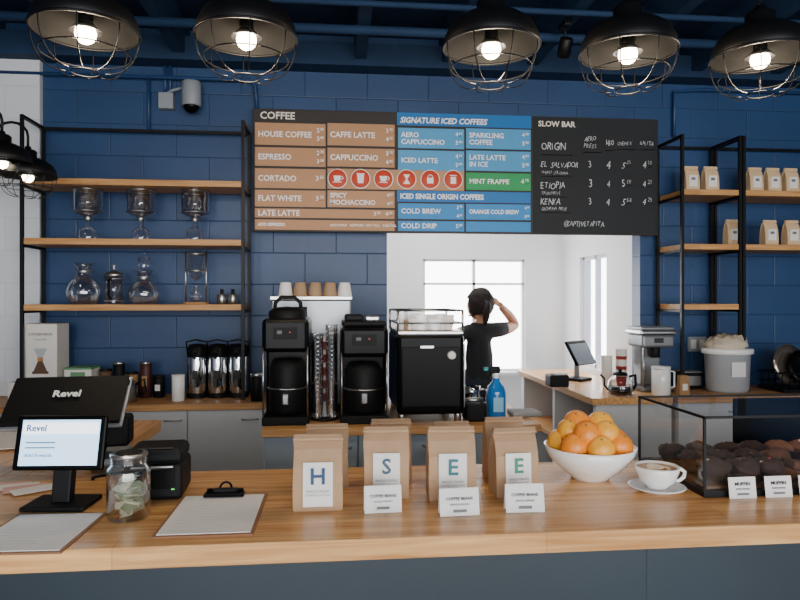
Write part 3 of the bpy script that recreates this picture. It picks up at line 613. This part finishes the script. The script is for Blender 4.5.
for sx_ in (-1,1):
    for sy_ in (-1,1): b.cyl((sx_*w*.42,sy_*d*.4,.025),.018,.05,steel)
b.box((0,0,.23),(w,d,.38),blackg,.02); b.box((0,0,.425),(w*.98,d*.96,.02),steel,.006); b.box((0,-d/2-.003,.22),(w*.86,.006,.28),blackp,.004)
b.box((w/2+.004,0,.22),(.008,d*.9,.3),steel,.003); b.box((-.02,-d/2-.008,.36),(w*.2,.003,.012),steel,.001)
b.cyl((w*.3,-d/2-.008,.32),.022,.01,steel,rot=(R(90),0,0)); b.cyl((w*.3,-d/2-.012,.32),.018,.01,paper,rot=(R(90),0,0))
for sx_ in (-1,1):
    for sy_ in (-1,1): b.tube([(sx_*w*.48,sy_*d*.46,.43),(sx_*w*.48,sy_*d*.46,.53)],.006,steel)
for z in (.47,.53): b.tube([(-w*.48,-d*.46,z),(w*.48,-d*.46,z),(w*.48,d*.46,z),(-w*.48,d*.46,z)],.005,steel,6,True)
b.poly([(-w*.48,-d*.46,.44),(w*.48,-d*.46,.44),(w*.48,-d*.46,.53),(-w*.48,-d*.46,.53)],glass)
for sx_ in (-1,1): b.tube([(sx_*.1,d/2,.3),(sx_*.1,d/2+.05,.28),(sx_*.1,d/2+.05,.12)],.006,chrome)
b.box((-.03,d/2+.03,.17),(.035,.06,.03),blackp,.006)
cupt=mat('cup_tan','#b08a64',.5)
for i in range(4):
    for j in range(3):
        for k in range(1+(i+j)%2):
            b.lathe([(.018,0),(.026,.03),(.03,.05),(.028,.05),(.022,.02),(0,.005)],(-.105+i*.068,-.15+j*.12,.436+k*.022),white if (i+j)%3 else cupt,16)
b.done()
Yt=3.49; xa,xb=SX(270,3.4),SX(352,3.4); b=B('hot_water_tower',((xa+xb)/2,Yt,KT)); W=xb-xa
sat=mat('satin_steel','#8b8d8f',.35,.8)
b.box((0,0,.02),(W,.2,.04),blackp,.004); b.box((0,.0,.31),(W*.96,.18,.54),sat,.006); b.box((0,-.0,.59),(W,.2,.02),steel,.003)
b.box((-W*.2,-.093,.52),(W*.3,.004,.05),blackp,.001)
b.done()
cupk=mat('paper_cup_kraft','#a08262',.7); b=B('paper_cups',((xa+xb)/2+.015,Yt,KT+.6))
for i in range(5):
    for j in range(2):
        b.lathe([(.036,0),(.038,.004),(.028,.07),(.025,.072),(0,.072)],(-.15+i*.077,-.045+j*.085,0),cupk if (i+j)%4 else paper,18)
b.done()
clear=glassmat('clear_plastic',(.95,.95,.97,1),.32,.85)
xm=(SX(310,3.2)+SX(338,3.2))/2
b=B('plastic_cup_stack',(xm+.003,3.18,KT)); b.cyl((0,0,.006),.066,.012,blackp)
for dx,dy,n,m in ((-.034,-.03,17,clear),(.034,-.03,19,clear),(0,.034,16,redt)):
    for q in range(n): b.lathe([(.022,0),(.030,.07),(.032,.073),(.030,.073)],(dx,dy,.012+q*.021),m if q%3 or m is clear else boxw,18)
b.done()
b=B('spray_bottle',(SX(496,3.15),3.15,KT)); liq=mat('blue_liquid','#1d74c0',.15,coat=.5)
b.lathe([(0,0),(.045,0),(.048,.008),(.048,.12),(.042,.15),(.018,.18),(.016,.2)],(0,0,0),liq,24); b.box((0,-.048,.07),(.05,.003,.07),mat('label_cyan','#8cc7e6',.5))
b.cyl((0,0,.205),.019,.022,white); b.box((-.01,0,.235),(.06,.025,.035),blackp,.006); b.box((-.05,0,.24),(.025,.016,.018),mat('nozzle_teal','#2f8f9c',.5),.003); b.tube([(-.02,0,.22),(-.04,0,.2),(-.035,0,.185)],.005,blackp); b.done()
b=B('knock_box',(SX(472,3.1)+.01,3.1,KT)); b.box((0,0,.045),(.1,.13,.09),blackp,.012); b.tube([(-.045,0,.095),(.045,0,.095)],.012,steel); b.done()
b=B('milk_pitcher',(SX(468,3.42)+.02,3.42,KT)); b.lathe([(0,0),(.045,0),(.05,.02),(.042,.09),(.046,.12),(.044,.12),(.04,.09),(.046,.02),(0,.01)],(0,0,0),chrome,28); b.tube([(.044,0,.1),(.08,0,.1),(.08,0,.03),(.049,0,.02)],.005,chrome); b.done()
b=B('bar_towel',(SX(524,3.2),3.2,KT)); b.box((0,0,.012),(.15,.13,.024),mat('towel_grey','#9d9f9f',.9,bump=.5,scale=200),.01); b.done()
# ---------------------------------------------------------------- passage counter items
Yp=4.55; b=B('order_terminal',(SX(578,Yp),Yp,KT),R(40)); b.box((0,0,.01),(.16,.14,.02),blackp,.004); b.box((0,.01,.1),(.03,.03,.18),silver,.004); b.box((0,-.02,.2),(.27,.02,.19),blackg,.005,rot=(R(-30),0,0)); b.box((0,-.034,.195),(.24,.002,.16),mat('screen_grey','#5f707f',.3,emit=.15),rot=(R(-30),0,0)); b.done()
b=B('utensil_box',(SX(557,4.25),4.25,KT)); b.box((0,0,.04),(.13,.12,.08),blackp,.01); b.box((.02,0,.085),(.08,.08,.01),paper); b.done()
b=B('cup_stack',(1.86,4.1,KT))
for k in range(9): b.lathe([(.026,0),(.036,.08),(.038,.082),(.035,.08),(.025,.004),(0,.004)],(0,0,k*.022),redt if k%3==0 else paper,20)
for k in range(7): b.lathe([(.026,0),(.036,.08),(.038,.082),(.035,.08),(.025,.004),(0,.004)],(-.09,0.02,k*.022),paper,20)
b.done()
b=B('gooseneck_kettle',(1.73,3.83,KT)); b.lathe([(0,0),(.075,0),(.08,.01),(.072,.08),(.045,.12),(.03,.125)],(0,0,0),glass,28); b.lathe([(0,.004),(.07,.004),(.073,.05),(0,.052)],(0,0,0),mat('coffee_liquid','#1a0d07',.1),28); b.lathe([(.046,.12),(.04,.135),(.01,.14),(.012,.155),(0,.158)],(0,0,0),blackp,24)
b.tube([(.06,0,.11),(.095,0,.12),(.1,0,.06),(.077,0,.02)],.009,blackp); b.tube([(-.075,0,.03),(-.1,0,.06),(-.1,0,.1),(-.125,0,.125)],.006,blackp); b.done()
b=B('coffee_grinder',(SX(649,4.0)+.02,4.02,KT)); gs=mat('grinder_silver','#7f8284',.4,.6)
b.box((0,0,.015),(.2,.22,.03),gs,.008); b.box((0,.05,.16),(.13,.12,.27),gs,.015); b.box((0,0,.32),(.21,.22,.08),gs,.015); b.box((0,0,.375),(.24,.23,.03),steel,.01); b.box((0,0,.4),(.22,.2,.02),gs,.006)
b.cyl((0,-.06,.25),.03,.07,blackp); b.box((.0,-.112,.325),(.06,.003,.03),ink); b.tube([(-.095,-.1,.03),(-.095,-.1,.28)],.006,steel); b.done()
b=B('white_canister',(SX(661,3.79),3.79,KT)); b.cyl((0,0,.08),.055,.16,white); b.cyl((0,0,.167),.056,.015,paper); b.tube([(.05,0,.15),(.085,0,.14),(.085,0,.05),(.05,0,.04)],.006,white); b.done()
b=B('paper_bag_open',(SX(683,3.79),3.79,KT)); b.box((0,0,.06),(.07,.05,.12),boxk,.006,taper=.8); b.box((0,-.024,.05),(.03,.003,.04),paper); b.done()
b=B('storage_bucket',(SX(733,3.84),3.9,KT)); bin_=mat('translucent_bin','#a4a8ac',.3)
b.lathe([(0,0),(.115,0),(.13,.02),(.14,.24),(.145,.245)],(0,0,0),bin_,32,sc=(1,.85,1)); b.lathe([(.146,.24),(.158,.243),(.158,.268),(.15,.275),(0,.277)],(0,0,0),white,40,sc=(1,.85,1)); b.box((0,-.117,.15),(.09,.004,.09),paper)
b.sphere((0,0,.30),.125,mat('cloth_cream','#c9bba6',.9,bump=.6),sc=(1,.8,.5),wob=.03); b.done()
b=B('toaster_oven',(SX(688,4.05),4.06,KT)); b.box((0,0,.06),(.12,.16,.1),blackp,.012); b.box((0,-.081,.06),(.1,.003,.06),steel); b.box((0,0,.115),(.12,.16,.01),gs,.003); b.done()
b=B('dish_rack',(SX(795,3.9),3.9,KT)); b.box((0,0,.015),(.34,.26,.02),blackp,.006)
for k in range(7):
    b.tube([(-.16+k*.05,-.1,.02),(-.16+k*.05,-.1,.12),(-.16+k*.05,.1,.12),(-.16+k*.05,.1,.02)],.004,blackp,6)
for z in (.06,.12): b.tube([(-.17,-.12,z),(.17,-.12,z),(.17,.12,z),(-.17,.12,z)],.004,blackp,6,True)
b.lathe([(0,0),(.08,.004),(.13,.02),(.132,.024),(.08,.012),(0,.008)],(-.03,.03,.16),mat('plate_steel','#9c8f80',.2,.8),40,rot=(R(78),0,R(10))); b.lathe([(0,0),(.07,.004),(.115,.02),(.117,.024),(.07,.012),(0,.008)],(.04,-.03,.145),blackg,40,rot=(R(75),0,R(-8))); b.done()
b=B('power_outlet'); xo,zo=SX(696,4.2),SZ(696,344,4.2); b.box((xo,YB-.011,zo),(.13,.022,.1),gm,.004); b.box((xo-.03,YB-.023,zo),(.035,.004,.06),paper).box((xo+.03,YB-.023,zo),(.035,.004,.06),paper); b.done()
# ---------------------------------------------------------------- person
PX,PY=SX(479,4.75),4.75
skin=mat('skin','#a8775c',.5,var=.05); shirt=mat('black_tshirt','#121417',.85,var=.2); jeans=mat('dark_jeans','#1b2230',.85,var=.2); shoe=mat('shoe_black','#111111',.5); hair=mat('dark_brown_hair','#1c120d',.7,var=.5,scale=90,bump=.5,spec=.25)
def skinmesh(name,V,E,rad,root,sub=2):
    me=bpy.data.meshes.new(name); me.from_pydata(V,E,[]); o=bpy.data.objects.new(name,me); bpy.context.collection.objects.link(o)
    o.modifiers.new('sk','SKIN')
    sv=me.skin_vertices[0].data
    for i,r in enumerate(rad): sv[i].radius=r if isinstance(r,tuple) else (r,r); sv[i].use_root=(i==root)
    o.modifiers[0].branch_smoothing=.6
    s=o.modifiers.new('su','SUBSURF'); s.levels=sub; s.render_levels=sub
    bpy.context.view_layer.update()
    m2=bpy.data.meshes.new_from_object(o.evaluated_get(bpy.context.evaluated_depsgraph_get()))
    bpy.data.objects.remove(o); bpy.data.meshes.remove(me); return m2
V=[(0,0,.88),(0,-.005,1.0),(0,0,1.1),(0,0,1.2),(0,-.005,1.27),(0,0,1.33),(.012,.012,1.40),
 (.09,0,1.265),(.15,0,1.275),(.26,.06,1.285),(.365,.115,1.305),(.285,.075,1.385),(.185,.02,1.455),
 (-.09,0,1.265),(-.15,0,1.255),(-.19,.02,1.15),(-.215,.03,1.04),(-.2,.12,.96),(-.17,.22,.93),
 (.085,0,.82),(.1,.01,.65),(.1,.01,.46),(.1,-.015,.3),(.1,-.02,.09),(.11,.04,.045),(.115,.12,.03),
 (-.085,0,.82),(-.1,.01,.65),(-.1,.01,.46),(-.1,-.015,.3),(-.1,-.02,.09),(-.11,.04,.045),(-.115,.12,.03)]
E=[(0,1),(1,2),(2,3),(3,4),(4,5),(5,6),(4,7),(7,8),(8,9),(9,10),(10,11),(11,12),(4,13),(13,14),(14,15),(15,16),(16,17),(17,18),
 (0,19),(19,20),(20,21),(21,22),(22,23),(23,24),(24,25),(0,26),(26,27),(27,28),(28,29),(29,30),(30,31),(31,32)]
rad=[(.14,.11),(.12,.1),(.12,.095),(.13,.1),(.105,.085),.05,.046,.078,.064,.052,.04,.036,.026,.078,.064,.048,.038,.033,.024,
 .095,.075,.055,.05,.035,.035,.03,.095,.075,.055,.05,.035,.035,.03]
body=skinmesh('body',V,E,rad,0)
b=B('person',(PX,PY,0),R(12))
t=bmesh.new(); t.from_mesh(body)
for m in (skin,shirt,jeans,shoe): b.mi(m)
for f in t.faces:
    c=f.calc_center_median(); f.smooth=True
    if c.z<.1: k=3
    elif c.z<.93: k=2 if not (c.x<-.15 and c.y>.1) else 0
    elif c.z<1.33 and abs(c.x)<.24 and not(c.x<-.15 and c.z<1.12): k=1
    else: k=0
    f.material_index=k
me=bpy.data.meshes.new('t'); t.to_mesh(me); t.free(); b.bm.from_mesh(me)
def hand(origin,fdir,pnorm,thumb_side):
    o=Vector(origin); f=Vector(fdir).normalized(); n=Vector(pnorm).normalized(); sd=f.cross(n).normalized()
    V=[o,o+f*.035,o+f*.07]; E=[(0,1),(1,2)]
    hm=skinmesh('hand',[tuple(v) for v in V],E,[(.028,.016),(.036,.016),(.034,.014)],0,2)
    b.mi(skin); t=bmesh.new(); t.from_mesh(hm); b.add(t,skin,True)
    for k,(off,ln) in enumerate([(-.027,.062),(-.009,.072),(.009,.068),(.026,.054)]):
        p0=o+f*.06+sd*off; pts=[p0,p0+f*ln*.4,p0+f*ln*.72+n*.008,p0+f*ln*.95+n*.02]
        hm=skinmesh('finger',[tuple(v) for v in pts],[(0,1),(1,2),(2,3)],[.009,.0085,.008,.0065],0,1); t=bmesh.new(); t.from_mesh(hm); b.add(t,skin,True)
    p0=o+f*.02+sd*thumb_side*.025; pts=[p0,p0+f*.025+sd*thumb_side*.02,p0+f*.05+sd*thumb_side*.026+n*.008]
    hm=skinmesh('thumb',[tuple(v) for v in pts],[(0,1),(1,2)],[.012,.01,.008],0,1); t=bmesh.new(); t.from_mesh(hm); b.add(t,skin,True)
hand((.185,.005,1.455),(-.78,-.5,.40),(-.4,.45,-.5),-1)
hand((-.17,.22,.93),(.3,.8,-.2),(0,0,-1),1)
hc=Vector((0.01,.02,1.462))
HM=Matrix.Translation(hc)@Euler((R(-14),R(12),R(20))).to_matrix().to_4x4()@Matrix.Scale(1.08,4)
t=bmesh.new(); bmesh.ops.create_uvsphere(t,u_segments=32,v_segments=24,radius=1)
for v in t.verts:
    x_,y_,z_=v.co; w=.073*(1-.22*max(0,-z_)); dp=.092
    if y_>0 and z_<0: dp*=1-.08*z_*z_
    v.co=Vector((x_*w,y_*dp*(1 if z_>-.3 else .9)+(.012 if z_<-.3 else 0),z_*.105))
    if y_>.8 and abs(x_)<.25 and -.45<z_<.1: v.co.y+=.02*(1-abs(x_)/.25)*(1-abs(z_+.25)/.35 if abs(z_+.25)<.35 else 0)
    if y_>.7 and .0<z_<.22 and .15<abs(x_)<.5: v.co.y-=.006
b.add(t,skin,True,HM)
eye=mat('eye_white','#e8e4de',.3); lip=mat('lip','#8c4a42',.5)
for sx_ in (-1,1):
    b.sphere(HM@Vector((sx_*.028,.078,.005)),.011,eye,seg=12); b.sphere(HM@Vector((sx_*.028,.0865,.005)),.005,ink,seg=10)
    b.sphere(HM@Vector((sx_*.073,-.002,-.005)),.028,skin,sc=(.3,.6,1),seg=12)
b.sphere(HM@Vector((0,.086,-.055)),.022,lip,sc=(1,.35,.3),seg=12)
t=bmesh.new(); bmesh.ops.create_uvsphere(t,u_segments=48,v_segments=32,radius=1)
kill=[v for v in t.verts if (v.co.y>.35 and v.co.z<.45) or v.co.z<-.85]
bmesh.ops.delete(t,geom=kill,context='VERTS')
for v in t.verts:
    n_=1+.05*noise.noise(v.co*3); v.co=Vector((v.co.x*.088*n_,v.co.y*.106*n_-.008,v.co.z*.114*n_+.008))
bmesh.ops.solidify(t,geom=t.faces,thickness=.006)
b.add(t,hair,True,HM)
# gathered pony tail: one tapered sweep hanging to the nape with a tie
p0=HM@Vector((-.02,-.095,-.005)); b.ring(p0+Vector((-.004,-.018,-.006)),.02,.007,black,16,rot=(R(60),0,R(15)))
pts=[p0,p0+Vector((-.012,-.035,-.018)),p0+Vector((-.022,-.045,-.06)),p0+Vector((-.026,-.04,-.105)),p0+Vector((-.026,-.028,-.15)),p0+Vector((-.022,-.024,-.175))]
hm=skinmesh('tail',[tuple(v) for v in pts],[(k,k+1) for k in range(5)],[.018,.024,.031,.028,.018,.006],0,2); t=bmesh.new(); t.from_mesh(hm); b.add(t,hair,True)
b.ring((0,.004,1.325),.054,.007,shirt,24)
b.done()
# ---------------------------------------------------------------- world, lights, camera
w=bpy.data.worlds.new('World'); bpy.context.scene.world=w; w.use_nodes=True
bg=w.node_tree.nodes['Background']; bg.inputs['Color'].default_value=(.97,.98,1,1); bg.inputs['Strength'].default_value=10.5
def portal(name,loc,rot,sx_,sy_):
    l=bpy.data.lights.new(name,'AREA'); l.shape='RECTANGLE'; l.size=sx_; l.size_y=sy_; l.energy=1
    try: l.cycles.is_portal=True
    except Exception as e: print('portal fail',e)
    o=bpy.data.objects.new(name,l); o.location=loc; o.rotation_euler=rot; bpy.context.collection.objects.link(o)
portal('portal_front',((XL+XR)/2,YF-.13,1.62),(R(90),0,0),XR-XL-.7,2.55)
portal('portal_backroom',((wx0+wx1)/2,YR+.11,(wz0+wz1)/2),(R(-90),0,0),wx1-wx0,wz1-wz0)
portal('portal_side',(XBk+.11,(sy0+sy1)/2,(sz0+sz1)/2),(0,R(90),0),sz1-sz0,sy1-sy0)
cam=bpy.data.cameras.new('camera'); cam.lens=29.25; cam.sensor_width=36; cam.clip_start=.05
co=bpy.data.objects.new('camera',cam); co.location=(0,0,CAM_H); co.rotation_euler=(R(90),0,-TH); bpy.context.collection.objects.link(co); bpy.context.scene.camera=co
